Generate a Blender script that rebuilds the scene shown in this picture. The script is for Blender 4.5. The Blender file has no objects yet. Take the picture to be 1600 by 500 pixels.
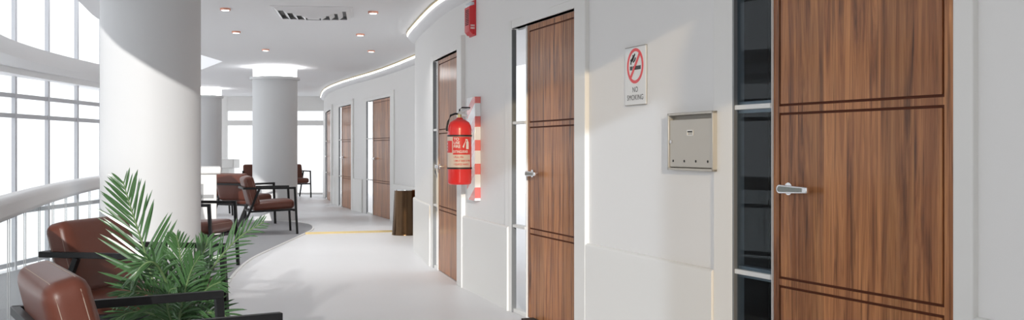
import bpy, bmesh, math, random
from mathutils import Vector, Matrix
from mathutils.bvhtree import BVHTree
random.seed(7)
S = bpy.context.scene
COL = S.collection
# ---------------------------------------------------------------- camera, world, sun
EYE = 1.207; FPX = 1600.0; HOR = 233.0
cam_d = bpy.data.cameras.new('camera'); cam = bpy.data.objects.new('camera', cam_d); COL.objects.link(cam)
cam_d.lens = 36; cam_d.sensor_width = 36; cam_d.sensor_fit = 'HORIZONTAL'
cam_d.shift_y = -(250 - HOR) / 1600.0
cam_d.clip_start = 0.05; cam_d.clip_end = 200
cam.location = (0, 0, EYE); cam.rotation_euler = (math.pi / 2, 0, 0)
S.camera = cam
W = bpy.data.worlds.new('world'); S.world = W; W.use_nodes = True
W.node_tree.nodes['Background'].inputs[0].default_value = (0.955, 0.975, 1.0, 1)
W.node_tree.nodes['Background'].inputs[1].default_value = 1.3
sd = bpy.data.lights.new('sun', 'SUN'); sd.energy = 2.5; sd.angle = math.radians(.5); sd.color = (1.0, 0.97, 0.925)
so = bpy.data.objects.new('sun', sd); COL.objects.link(so)
SUND = Vector((-0.075, 1.0, -0.19)).normalized()
so.rotation_euler = SUND.to_track_quat('-Z', 'Y').to_euler(); so.location = (0, -5, 5)
S.view_settings.view_transform = 'Standard'; S.view_settings.look = 'None'
S.view_settings.gamma = 1; S.view_settings.use_curve_mapping = False
S.view_settings.exposure = 0.18

# ---------------------------------------------------------------- materials
def mat(name, col, rough=0.5, metal=0.0, emit=None, es=0.0, bump=0.0, bscale=60, var=0.0, vscale=3, coat=0.0, spec=0.5):
    m = bpy.data.materials.new(name); m.use_nodes = True
    nt = m.node_tree; b = nt.nodes['Principled BSDF']
    b.inputs['Base Color'].default_value = (*col, 1); b.inputs['Roughness'].default_value = rough
    b.inputs['Metallic'].default_value = metal; b.inputs['Specular IOR Level'].default_value = spec
    b.inputs['Coat Weight'].default_value = coat
    tc = nt.nodes.new('ShaderNodeTexCoord')
    if emit:
        b.inputs['Emission Color'].default_value = (*emit, 1); b.inputs['Emission Strength'].default_value = es
    if var:
        n = nt.nodes.new('ShaderNodeTexNoise'); n.inputs['Scale'].default_value = vscale; n.inputs['Detail'].default_value = 4
        nt.links.new(tc.outputs['Object'], n.inputs['Vector'])
        r = nt.nodes.new('ShaderNodeMapRange'); r.inputs[3].default_value = 1 - var; r.inputs[4].default_value = 1 + var
        nt.links.new(n.outputs['Fac'], r.inputs[0])
        mx = nt.nodes.new('ShaderNodeVectorMath'); mx.operation = 'SCALE'; mx.inputs[0].default_value = col
        nt.links.new(r.outputs[0], mx.inputs['Scale']); nt.links.new(mx.outputs[0], b.inputs['Base Color'])
    if bump:
        n = nt.nodes.new('ShaderNodeTexNoise'); n.inputs['Scale'].default_value = bscale; n.inputs['Detail'].default_value = 3
        nt.links.new(tc.outputs['Object'], n.inputs['Vector'])
        bp = nt.nodes.new('ShaderNodeBump'); bp.inputs['Strength'].default_value = bump; bp.inputs['Distance'].default_value = 0.01
        nt.links.new(n.outputs['Fac'], bp.inputs['Height']); nt.links.new(bp.outputs[0], b.inputs['Normal'])
    return m

def glass(name, tint=(0.97, 0.985, 0.985), refl=0.06, rough=0.0):
    m = bpy.data.materials.new(name); m.use_nodes = True
    nt = m.node_tree; nt.nodes.clear()
    o = nt.nodes.new('ShaderNodeOutputMaterial'); mx = nt.nodes.new('ShaderNodeMixShader')
    t = nt.nodes.new('ShaderNodeBsdfTransparent'); g = nt.nodes.new('ShaderNodeBsdfGlossy')
    t.inputs[0].default_value = (*tint, 1); g.inputs['Roughness'].default_value = rough
    mx.inputs[0].default_value = refl
    nt.links.new(t.outputs[0], mx.inputs[1]); nt.links.new(g.outputs[0], mx.inputs[2]); nt.links.new(mx.outputs[0], o.inputs[0])
    return m

def wood_mat():
    m = bpy.data.materials.new('walnut_veneer'); m.use_nodes = True
    nt = m.node_tree; b = nt.nodes['Principled BSDF']; L = nt.links.new
    tc = nt.nodes.new('ShaderNodeTexCoord')
    def noise_(sc, scale, detail, dist=0.0):
        mp = nt.nodes.new('ShaderNodeMapping'); mp.inputs['Scale'].default_value = sc
        L(tc.outputs['Object'], mp.inputs['Vector'])
        n = nt.nodes.new('ShaderNodeTexNoise'); n.inputs['Scale'].default_value = scale; n.inputs['Detail'].default_value = detail
        n.inputs['Distortion'].default_value = dist; n.inputs['Roughness'].default_value = 0.6
        L(mp.outputs[0], n.inputs['Vector']); return n
    # board strips, each with its own tone
    sx = nt.nodes.new('ShaderNodeSeparateXYZ'); L(tc.outputs['Object'], sx.inputs[0])
    mul = nt.nodes.new('ShaderNodeMath'); mul.operation = 'MULTIPLY'; mul.inputs[1].default_value = 6.2; L(sx.outputs['X'], mul.inputs[0])
    fl = nt.nodes.new('ShaderNodeMath'); fl.operation = 'FLOOR'; L(mul.outputs[0], fl.inputs[0])
    wn = nt.nodes.new('ShaderNodeTexWhiteNoise'); wn.noise_dimensions = '1D'; L(fl.outputs[0], wn.inputs['W'])
    # cathedral grain, running up the door: warped wave bands shifted per board
    cmb = nt.nodes.new('ShaderNodeCombineXYZ'); L(wn.outputs['Value'], cmb.inputs['Z'])
    off = nt.nodes.new('ShaderNodeVectorMath'); off.operation = 'SCALE'; off.inputs['Scale'].default_value = 9.0; L(cmb.outputs[0], off.inputs[0])
    add = nt.nodes.new('ShaderNodeVectorMath'); add.operation = 'ADD'; L(tc.outputs['Object'], add.inputs[0]); L(off.outputs[0], add.inputs[1])
    mp = nt.nodes.new('ShaderNodeMapping'); mp.inputs['Scale'].default_value = (1.0, 0.35, 0.055); L(add.outputs[0], mp.inputs['Vector'])
    wv = nt.nodes.new('ShaderNodeTexNoise'); wv.inputs['Scale'].default_value = 17; wv.inputs['Detail'].default_value = 5; wv.inputs['Roughness'].default_value = .62
    wv.inputs['Distortion'].default_value = 1.1; L(mp.outputs[0], wv.inputs['Vector'])
    r1 = nt.nodes.new('ShaderNodeValToRGB'); e = r1.color_ramp.elements
    e[0].position = 0.30; e[0].color = (0.085, 0.033, 0.016, 1)
    e[1].position = 0.74; e[1].color = (0.60, 0.272, 0.104, 1)
    k = e.new(0.42); k.color = (0.27, 0.100, 0.038, 1); k = e.new(0.56); k.color = (0.45, 0.186, 0.070, 1)
    L(wv.outputs['Fac'], r1.inputs[0])
    fine = noise_((1, .4, 0.02), 230, 3)
    r2 = nt.nodes.new('ShaderNodeMapRange'); r2.inputs[1].default_value = .3; r2.inputs[2].default_value = .7; r2.inputs[3].default_value = .80; r2.inputs[4].default_value = 1.14
    L(fine.outputs['Fac'], r2.inputs[0])
    r3 = nt.nodes.new('ShaderNodeMapRange'); r3.inputs[3].default_value = .80; r3.inputs[4].default_value = 1.15; L(wn.outputs['Value'], r3.inputs[0])
    m1 = nt.nodes.new('ShaderNodeMath'); m1.operation = 'MULTIPLY'; L(r2.outputs[0], m1.inputs[0]); L(r3.outputs[0], m1.inputs[1])
    ln = noise_((1, .4, 0.03), 62, 3, .5); r4 = nt.nodes.new('ShaderNodeMapRange'); r4.inputs[1].default_value = .33; r4.inputs[2].default_value = .45; r4.inputs[3].default_value = .55; r4.inputs[4].default_value = 1.0
    L(ln.outputs['Fac'], r4.inputs[0]); m2 = nt.nodes.new('ShaderNodeMath'); m2.operation = 'MULTIPLY'; L(m1.outputs[0], m2.inputs[0]); L(r4.outputs[0], m2.inputs[1]); m1 = m2
    sc = nt.nodes.new('ShaderNodeVectorMath'); sc.operation = 'SCALE'; L(r1.outputs['Color'], sc.inputs[0]); L(m1.outputs[0], sc.inputs['Scale'])
    L(sc.outputs[0], b.inputs['Base Color'])
    b.inputs['Roughness'].default_value = 0.42; b.inputs['Specular IOR Level'].default_value = .26; b.inputs['Coat Weight'].default_value = 0.0; b.inputs['Coat Roughness'].default_value = .2
    bp = nt.nodes.new('ShaderNodeBump'); bp.inputs['Strength'].default_value = 0.35; bp.inputs['Distance'].default_value = 0.006
    b.inputs['Coat Weight'].default_value = 0.22; b.inputs['Coat Roughness'].default_value = .12
    st_ = noise_((1, 1, 0.03), 26, 2); L(st_.outputs['Fac'], bp.inputs['Height'])
    L(bp.outputs[0], b.inputs['Coat Normal']); L(bp.outputs[0], b.inputs['Normal'])
    return m

def stripe_mat():
    m = bpy.data.materials.new('red_white_hazard_stripes'); m.use_nodes = True
    nt = m.node_tree; b = nt.nodes['Principled BSDF']; L = nt.links.new
    tc = nt.nodes.new('ShaderNodeTexCoord'); sx = nt.nodes.new('ShaderNodeSeparateXYZ'); L(tc.outputs['Object'], sx.inputs[0])
    a = nt.nodes.new('ShaderNodeMath'); a.operation = 'MULTIPLY'; a.inputs[1].default_value = -0.55; L(sx.outputs['X'], a.inputs[0])
    c = nt.nodes.new('ShaderNodeMath'); c.operation = 'ADD'; L(a.outputs[0], c.inputs[0]); L(sx.outputs['Z'], c.inputs[1])
    d = nt.nodes.new('ShaderNodeMath'); d.operation = 'MULTIPLY_ADD'; d.inputs[1].default_value = 5.1; d.inputs[2].default_value = 0.98; L(c.outputs[0], d.inputs[0])
    f = nt.nodes.new('ShaderNodeMath'); f.operation = 'FRACT'; L(d.outputs[0], f.inputs[0])
    g = nt.nodes.new('ShaderNodeMath'); g.operation = 'GREATER_THAN'; g.inputs[1].default_value = .55; L(f.outputs[0], g.inputs[0])
    mx = nt.nodes.new('ShaderNodeMix'); mx.data_type = 'RGBA'; L(g.outputs[0], mx.inputs['Factor'])
    mx.inputs['A'].default_value = (.82, .82, .82, 1); mx.inputs['B'].default_value = (.80, .14, .12, 1)
    L(mx.outputs['Result'], b.inputs['Base Color']); b.inputs['Roughness'].default_value = .10; b.inputs['Coat Weight'].default_value = 1.0; b.inputs['Coat IOR'].default_value = 1.9; b.inputs['Coat Roughness'].default_value = .12
    return m

def leather_mat():
    m = mat('brown_leather', (0.118, 0.036, 0.022), 0.36, bump=0.05, bscale=420, spec=.35, var=0.12, vscale=6)
    return m

def palm_mat():
    m = mat('palm_leaf', (0.058, 0.135, 0.046), 0.24, spec=.8, var=0.5, vscale=9)
    return m

M = dict(
    wall=mat('white_wall_paint', (0.80, 0.79, 0.775), 0.55, bump=0.03, bscale=260),
    reveal=mat('grey_anodised_reveal', (0.24, 0.245, 0.25), 0.35, 0.3),
    ring=mat('ring_beam_paint', (0.90, 0.905, 0.915), 0.5, bump=.01, bscale=40),
    trim=mat('white_satin_trim', (0.785, 0.775, 0.75), 0.4, bump=0.01, bscale=200),
    ceil=mat('ceiling_paint', (0.80, 0.80, 0.812), 0.7, bump=0.02, bscale=120),
    column=mat('column_plaster', (0.655, 0.66, 0.665), 0.6, bump=0.03, bscale=160),
    floor=mat('white_resin_floor', (0.80, 0.80, 0.81), 0.42, bump=0.015, bscale=8, var=0.02, vscale=2),
    carpet=mat('grey_carpet', (0.37, 0.37, 0.385), 0.9, bump=0.5, bscale=500, var=0.10, vscale=120),
    steel=mat('white_coated_steel', (0.62, 0.63, 0.66), 0.4),
    brass=mat('brushed_brass', (0.62, 0.50, 0.26), 0.28, 1.0),
    bronze=mat('polished_bronze', (0.115, 0.070, 0.040), 0.22, 1.0),
    bronze_in=mat('dark_bin_lining', (0.02, 0.016, 0.012), 0.5),
    chrome=mat('polished_chrome', (0.78, 0.78, 0.79), 0.16, 1.0),
    chrome_in=mat('etched_chrome_inlay', (0.34, 0.36, 0.33), 0.30, 1.0, bump=.6, bscale=240),
    black=mat('black_powder_coat', (0.007, 0.007, 0.008), 0.42, spec=.3),
    leather=leather_mat(),
    stitch=mat('pale_stitching', (0.34, 0.25, 0.20), 0.6),
    wood=wood_mat(),
    groove=mat('dark_groove_and_gap_shade', (0.105, 0.030, 0.013), 0.6, spec=.15),
    led=mat('led_strip', (1, 1, 1), 0.5, emit=(1, 0.98, 0.94), es=1.7),
    led_ring=mat('column_light', (1, 1, 1), 0.5, emit=(1, 1, 1), es=6.0),
    lamp=mat('downlight_lamp', (1, 1, 1), 0.5, emit=(1, 0.97, 0.92), es=3.0),
    copper=mat('copper_ring', (0.72, 0.36, 0.27), 0.28, 1.0),
    ventb=mat('vent_throat', (0.16, 0.16, 0.16), 0.6), vent=mat('vent_metal', (0.78, 0.78, 0.79), 0.35),
    dark=mat('dark_void', (0.03, 0.03, 0.03), 0.8),
    darkroom=mat('unlit_room_shade', (0.035, 0.026, 0.020), 0.8, var=.3, vscale=2),
    red=mat('red_enamel', (0.72, 0.022, 0.018), 0.28, coat=.3),
    redp=mat('red_plastic', (0.62, 0.03, 0.035), 0.4),
    labelc=mat('cream_label', (0.66, 0.55, 0.47), 0.45),
    redink=mat('red_ink', (0.66, 0.03, 0.025), 0.45),
    whiteink=mat('white_ink', (0.80, 0.78, 0.74), 0.5),
    rubber=mat('black_rubber', (0.015, 0.015, 0.015), 0.5),
    clear=mat('clear_strobe_lens', (0.60, 0.66, 0.70), 0.12, coat=.5),
    signw=mat('white_sign_plate', (0.78, 0.79, 0.79), 0.3),
    signr=mat('sign_red', (0.78, 0.075, 0.085), 0.4),
    signk=mat('sign_black', (0.012, 0.012, 0.012), 0.4),
    boxm=mat('champagne_metal', (0.50, 0.47, 0.42), 0.38, 0.35, bump=.01, bscale=90),
    boxd=mat('champagne_metal_slot', (0.30, 0.275, 0.235), 0.5, 0.3),
    stripes=stripe_mat(), palm=palm_mat(),
    palmstem=mat('palm_stem', (0.16, 0.24, 0.10), 0.5),
    pot=mat('planter_white', (0.62, 0.62, 0.62), 0.4), soil=mat('potting_soil', (0.03, 0.02, 0.014), 0.95, bump=.8, bscale=60),
    glass=glass('facade_glass', (0.99, 0.995, 1.0), 0.03), rglass=glass('balustrade_glass', (0.965, 0.98, 0.98), 0.05),
    dglass=glass('sidelight_glass', (0.80, 0.86, 0.90), 0.022), edge=mat('glass_edge', (0.36, 0.37, 0.38), 0.2),
    sun_filter=glass('warm_sun_filter', (0.76, 0.68, 0.55), 0.03),
)

# ---------------------------------------------------------------- mesh helpers
class MB:
    def __init__(s): s.v = []; s.f = []; s.sm = False
    def add(s, vs, fs):
        o = len(s.v); s.v += [tuple(v) for v in vs]; s.f += [tuple(i + o for i in f) for f in fs]; return s
    def box(s, x0, x1, y0, y1, z0, z1, M_=None):
        vs = [Vector((x, y, z)) for z in (z0, z1) for y in (y0, y1) for x in (x0, x1)]
        if M_: vs = [M_ @ v for v in vs]
        return s.add(vs, [(0, 2, 3, 1), (4, 5, 7, 6), (0, 1, 5, 4), (2, 6, 7, 3), (0, 4, 6, 2), (1, 3, 7, 5)])
    def bar(s, a, b, w, d=None, up=Vector((0, 0, 1))):
        a = Vector(a); b = Vector(b); d = d or w; t = (b - a).normalized()
        u = Vector((0, 1, 0)) if abs(t.y) < .9 else Vector((1, 0, 0))
        x = u.cross(t).normalized(); y = t.cross(x)
        vs = []
        for p in (a, b):
            for i, j in ((-1, -1), (1, -1), (1, 1), (-1, 1)): vs.append(p + x * i * w / 2 + y * j * d / 2)
        return s.add(vs, [(3, 2, 1, 0), (4, 5, 6, 7), (0, 1, 5, 4), (1, 2, 6, 5), (2, 3, 7, 6), (3, 0, 4, 7)])
    def tube(s, pts, r, n=8, cap=True):
        pts = [Vector(p) for p in pts]; rs = r if isinstance(r, (list, tuple)) else [r] * len(pts); rings = []
        for i, p in enumerate(pts):
            t = (pts[min(i + 1, len(pts) - 1)] - pts[max(i - 1, 0)]).normalized()
            u = Vector((0, 0, 1)) if abs(t.z) < .9 else Vector((1, 0, 0))
            x = u.cross(t).normalized(); y = t.cross(x)
            rings.append([p + (x * math.cos(2 * math.pi * k / n) + y * math.sin(2 * math.pi * k / n)) * rs[i] for k in range(n)])
        vs = [v for r_ in rings for v in r_]; fs = []
        for i in range(len(pts) - 1):
            for k in range(n):
                a = i * n + k; b = i * n + (k + 1) % n; fs.append((a, b, b + n, a + n))
        if cap: fs.append(tuple(reversed(range(n)))); fs.append(tuple(range((len(pts) - 1) * n, len(pts) * n)))
        return s.add(vs, fs)
    def lathe(s, prof, n=48, c=(0, 0, 0)):
        vs = [(c[0] + r * math.cos(2 * math.pi * k / n), c[1] + r * math.sin(2 * math.pi * k / n), c[2] + z) for r, z in prof for k in range(n)]
        fs = []
        for i in range(len(prof) - 1):
            for k in range(n):
                a = i * n + k; b = i * n + (k + 1) % n; fs.append((a, b, b + n, a + n))
        fs.append(tuple(reversed(range(n)))); fs.append(tuple(range((len(prof) - 1) * n, len(prof) * n)))
        return s.add(vs, fs)
    def prism(s, poly, z0, z1):
        n = len(poly); vs = [(x, y, z0) for x, y in poly] + [(x, y, z1) for x, y in poly]
        return s.add(vs, [tuple(reversed(range(n))), tuple(range(n, 2 * n))] + [(i, (i + 1) % n, (i + 1) % n + n, i + n) for i in range(n)])
    def strip(s, pts, nrm, y0, y1, z0, z1):
        """closed wall-like sweep along plan points; y offsets measured along nrm"""
        vs = []
        for p, q in zip(pts, nrm):
            for yy, zz in ((y0, z0), (y1, z0), (y1, z1), (y0, z1)): vs.append((p.x + q.x * yy, p.y + q.y * yy, zz))
        fs = []; n = len(pts)
        for i in range(n - 1):
            for k in range(4):
                a = i * 4 + k; b = i * 4 + (k + 1) % 4; fs.append((a, b, b + 4, a + 4))
        fs += [(0, 3, 2, 1), tuple((n - 1) * 4 + k for k in (0, 1, 2, 3))]
        return s.add(vs, fs)
    def build(s, name, m, parent=None, smooth=False, bevel=0.0, seg=2, loc=None, rot=None, angle=40):
        me = bpy.data.meshes.new(name); me.from_pydata(s.v, [], s.f)
        bm = bmesh.new(); bm.from_mesh(me); bmesh.ops.recalc_face_normals(bm, faces=bm.faces); bm.to_mesh(me); bm.free()
        me.materials.append(m); o = bpy.data.objects.new(name, me); COL.objects.link(o)
        if parent: o.parent = parent
        if loc is not None: o.location = loc
        if rot is not None: o.rotation_euler = rot
        if bevel:
            b = o.modifiers.new('bevel', 'BEVEL'); b.width = bevel; b.segments = seg; b.limit_method = 'ANGLE'; b.angle_limit = math.radians(35)
        if smooth or bevel: smooth_by_angle(me, angle if smooth else 50)
        return o
def smooth_by_angle(me, deg):
    bm = bmesh.new(); bm.from_mesh(me)
    for f in bm.faces: f.smooth = True
    for e in bm.edges:
        if len(e.link_faces) == 2 and e.calc_face_angle(0) > math.radians(deg): e.smooth = False
    bm.to_mesh(me); bm.free()
def tag(o, label=None, cat=None, group=None, kind=None):
    if label: o['label'] = label
    if cat: o['category'] = cat
    if group: o['group'] = group
    if kind: o['kind'] = kind
    return o
def empty(name, loc=(0, 0, 0), rz=0):
    o = bpy.data.objects.new(name, None); COL.objects.link(o); o.location = loc; o.rotation_euler = (0, 0, rz); o.empty_display_size = .1
    return o
def copy_tree(o, parent=None):
    c = o.copy(); COL.objects.link(c); c.parent = parent
    for ch in list(o.children): copy_tree(ch, c)
    return c
def rounded(w, d, h, r, n=14, puff=(0, 0, 0)):
    """closed rounded-box grid centred at origin"""
    mb = MB(); a = Vector((w / 2, d / 2, h / 2)); bm = bmesh.new(); bmesh.ops.create_cube(bm, size=2)
    bmesh.ops.subdivide_edges(bm, edges=bm.edges, cuts=n, use_grid_fill=True)
    for v in bm.verts:
        u = v.co.copy(); p = Vector(); q = Vector()
        for i in range(3):
            s_ = u[i]; p[i] = math.copysign(min(abs(s_) ** 0.8, 1), s_) * a[i]
            q[i] = max(-(a[i] - r), min(a[i] - r, p[i]))
        dlt = p - q
        if dlt.length > 1e-6: p = q + dlt.normalized() * min(r, dlt.length) if dlt.length > r else p
        for i in range(3):
            if puff[i]:
                j, k = [x for x in range(3) if x != i]
                p[i] += math.copysign(puff[i], u[i]) * abs(u[i]) * (1 - u[j] ** 2) * (1 - u[k] ** 2)
        v.co = p
    bm.verts.ensure_lookup_table(); bm.verts.index_update()
    mb.add([v.co.copy() for v in bm.verts], [[v.index for v in f.verts] for f in bm.faces]); bm.free()
    return mb
def text_mb(body, size, space=1.0, bold=0.0):
    cu = bpy.data.curves.new('t', 'FONT'); cu.body = body; cu.size = size; cu.align_x = 'CENTER'; cu.align_y = 'CENTER'; cu.space_character = space; cu.offset = bold
    o = bpy.data.objects.new('t', cu); COL.objects.link(o); dg = bpy.context.evaluated_depsgraph_get(); dg.update()
    me = bpy.data.meshes.new_from_object(o.evaluated_get(dg)); mb = MB()
    mb.add([v.co.copy() for v in me.vertices], [list(p.vertices) for p in me.polygons])
    bpy.data.objects.remove(o); bpy.data.curves.remove(cu); bpy.data.meshes.remove(me); return mb

# ---------------------------------------------------------------- plan curves
def spline(pts, step=0.12):
    P = [Vector((x, y)) for x, y in pts]; P = [2 * P[0] - P[1]] + P + [2 * P[-1] - P[-2]]; out = []
    for i in range(1, len(P) - 2):
        a, b, c, d = P[i - 1:i + 3]; n = max(2, int((c - b).length / step))
        for k in range(n):
            t = k / n
            out.append(.5 * ((2 * b) + (c - a) * t + (2 * a - 5 * b + 4 * c - d) * t * t + (3 * b - a - 3 * c + d) * t ** 3))
    out.append(P[-2]); return out
class Curve:
    def __init__(s, pts):
        s.p = pts; s.s = [0]
        for a, b in zip(pts, pts[1:]): s.s.append(s.s[-1] + (b - a).length)
        s.L = s.s[-1]
    def at(s, t):
        t = max(0, min(s.L, t))
        for i in range(len(s.s) - 1):
            if s.s[i + 1] >= t:
                k = (t - s.s[i]) / max(1e-9, s.s[i + 1] - s.s[i]); return s.p[i].lerp(s.p[i + 1], k)
        return s.p[-1]
    def tan(s, t): return (s.at(t + .08) - s.at(t - .08)).normalized()
    def nrm(s, t): q = s.tan(t); return Vector((-q.y, q.x))
    def sub(s, a, b, step=0.12):
        n = max(2, int((b - a) / step) + 1); ts = [a + (b - a) * i / (n - 1) for i in range(n)]
        return [s.at(t) for t in ts], [s.nrm(t) for t in ts]
    def find(s, px, off=0, lo=0, hi=None):
        """arc length where the surface offset by off crosses the sight line of photo column px"""
        best = None; hi = s.L if hi is None else hi; n = 1500; prev = None
        for i in range(n + 1):
            t = lo + (hi - lo) * i / n; p = s.at(t) + s.nrm(t) * off
            if p.y < .3: continue
            x = 800 + FPX * p.x / p.y
            if prev is not None and (prev[1] - px) * (x - px) <= 0: return t
            prev = (t, x)
        return hi
# corridor wall: far rounded corner, then along the doors towards the camera
arc = [Vector((-.35, 12.80)), Vector((-.5, 12.80))] + [Vector((-0.72 + .45 * math.cos(a), 12.35 + .45 * math.sin(a))) for a in [math.radians(90 + 9 * i) for i in range(0, 10)]]
main = spline([(-1.17, 12.33), (-1.08, 11.8), (-.735, 10.13), (-.509, 9.25), (-.2, 8.27), (.10, 7.29), (.387, 6.52), (.70, 5.68), (.97, 4.93), (1.15, 4.52), (1.553, 3.63), (2.05, 2.65), (2.75, 1.5), (3.7, .3), (4.9, -.8)])
F = Curve(arc + main)
# far corridor wall (s increases towards the camera)
G = Curve(spline([(-5.02, 27.3), (-4.25, 23.7), (-3.42, 21.0), (-2.42, 18.4), (-1.83, 16.7), (-1.42, 15.4), (-1.02, 14.2), (-.68, 13.3), (-.45, 12.72)]))

CEIL = 2.607; DT = 2.10; WSC = .63; TH = .026
MAINW = 'structure'
# ---------------------------------------------------------------- floor and carpet
FLOOR_EDGE = [(-3.9, -6), (-4.0, -.6), (-4.62, 2.2), (-4.95, 5.4), (-5.05, 8), (-5.06, 12.6), (-5.25, 14.6), (-5.8, 16.8), (-7.0, 19.5), (-9.0, 22.4), (-10.2, 25), (-10.2, 27.8), (6, 27.8), (6, -6)]
fl = MB().prism(FLOOR_EDGE, -.12, 0).build('floor', M['floor']); tag(fl, 'glossy white corridor floor', 'floor', kind='structure')
cedge = spline([(.6, 2.2), (-.2, 3.9), (-1.0, 5.4), (-1.62, 6.5), (-1.97, 7.29), (-2.33, 8.32), (-2.63, 9.66), (-2.84, 11.16), (-2.89, 12.57), (-2.93, 14.3), (-3.0, 15.5), (-3.35, 16.6), (-4.2, 17.3), (-5.4, 17.6)], .2)
poly = [(p.x, p.y) for p in cedge] + [(-5.4, 17.6), (-4.9, 12.4), (-4.9, 2), (-3, -1), (.6, -1)]
cp = MB().prism(poly, 0.0005, .010).build('floor_carpet', M['carpet']); tag(cp, 'grey low-pile carpet of the waiting area with a curved edge', 'carpet', kind='structure')
C = Curve(cedge); ps, ns = C.sub(0, C.L, .15)
ct = MB().strip(ps, ns, -.004, .022, .0, .013).build('carpet_trim', M['trim'], cp); ct['label'] = 'pale curved edging strip'
th = MB().bar((-2.93, 14.52, .006), (-1.62, 14.93, .006), .045, .014).build('threshold_strip', M['brass']); tag(th, 'thin brass threshold strip lying across the white floor', 'strip')

# ---------------------------------------------------------------- walls
def wall_segments(cv, units, ztop, name, label, thick=.06):
    """units: list of (s0, s1) openings reaching DT"""
    mb = MB(); cur = 0.0
    for a, b in units:
        ps, ns = cv.sub(cur, a); mb.strip(ps, ns, 0, thick, 0, ztop)
        ps, ns = cv.sub(a, b); mb.strip(ps, ns, 0, thick, DT + .0, ztop)
        cur = b
    ps, ns = cv.sub(cur, cv.L); mb.strip(ps, ns, 0, thick, 0, ztop)
    o = mb.build(name, M['wall'], smooth=True, angle=25); tag(o, label, 'wall', kind='structure'); return o
def profile_strip(cv, a, b, z0, z1, depth=TH, r=.018):
    """raised wainscot with a rolled top edge"""
    ps, ns = cv.sub(a, b, .1); mb = MB(); prof = [(.01, z0), (-depth, z0), (-depth, z1 - r)] + [(-depth + r * (1 - math.cos(t)), z1 - r + r * math.sin(t)) for t in [math.pi / 8 * i for i in range(1, 5)]] + [(.01, z1)]
    n = len(prof); vs = []
    for p, q in zip(ps, ns):
        for yy, zz in prof: vs.append((p.x + q.x * yy, p.y + q.y * yy, zz))
    fs = []
    for i in range(len(ps) - 1):
        for k in range(n):
            x = i * n + k; y = i * n + (k + 1) % n; fs.append((x, y, y + n, x + n))
    fs += [tuple(range(n)), tuple(reversed(range((len(ps) - 1) * n, len(ps) * n)))]
    return mb.add(vs, fs)

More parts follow.
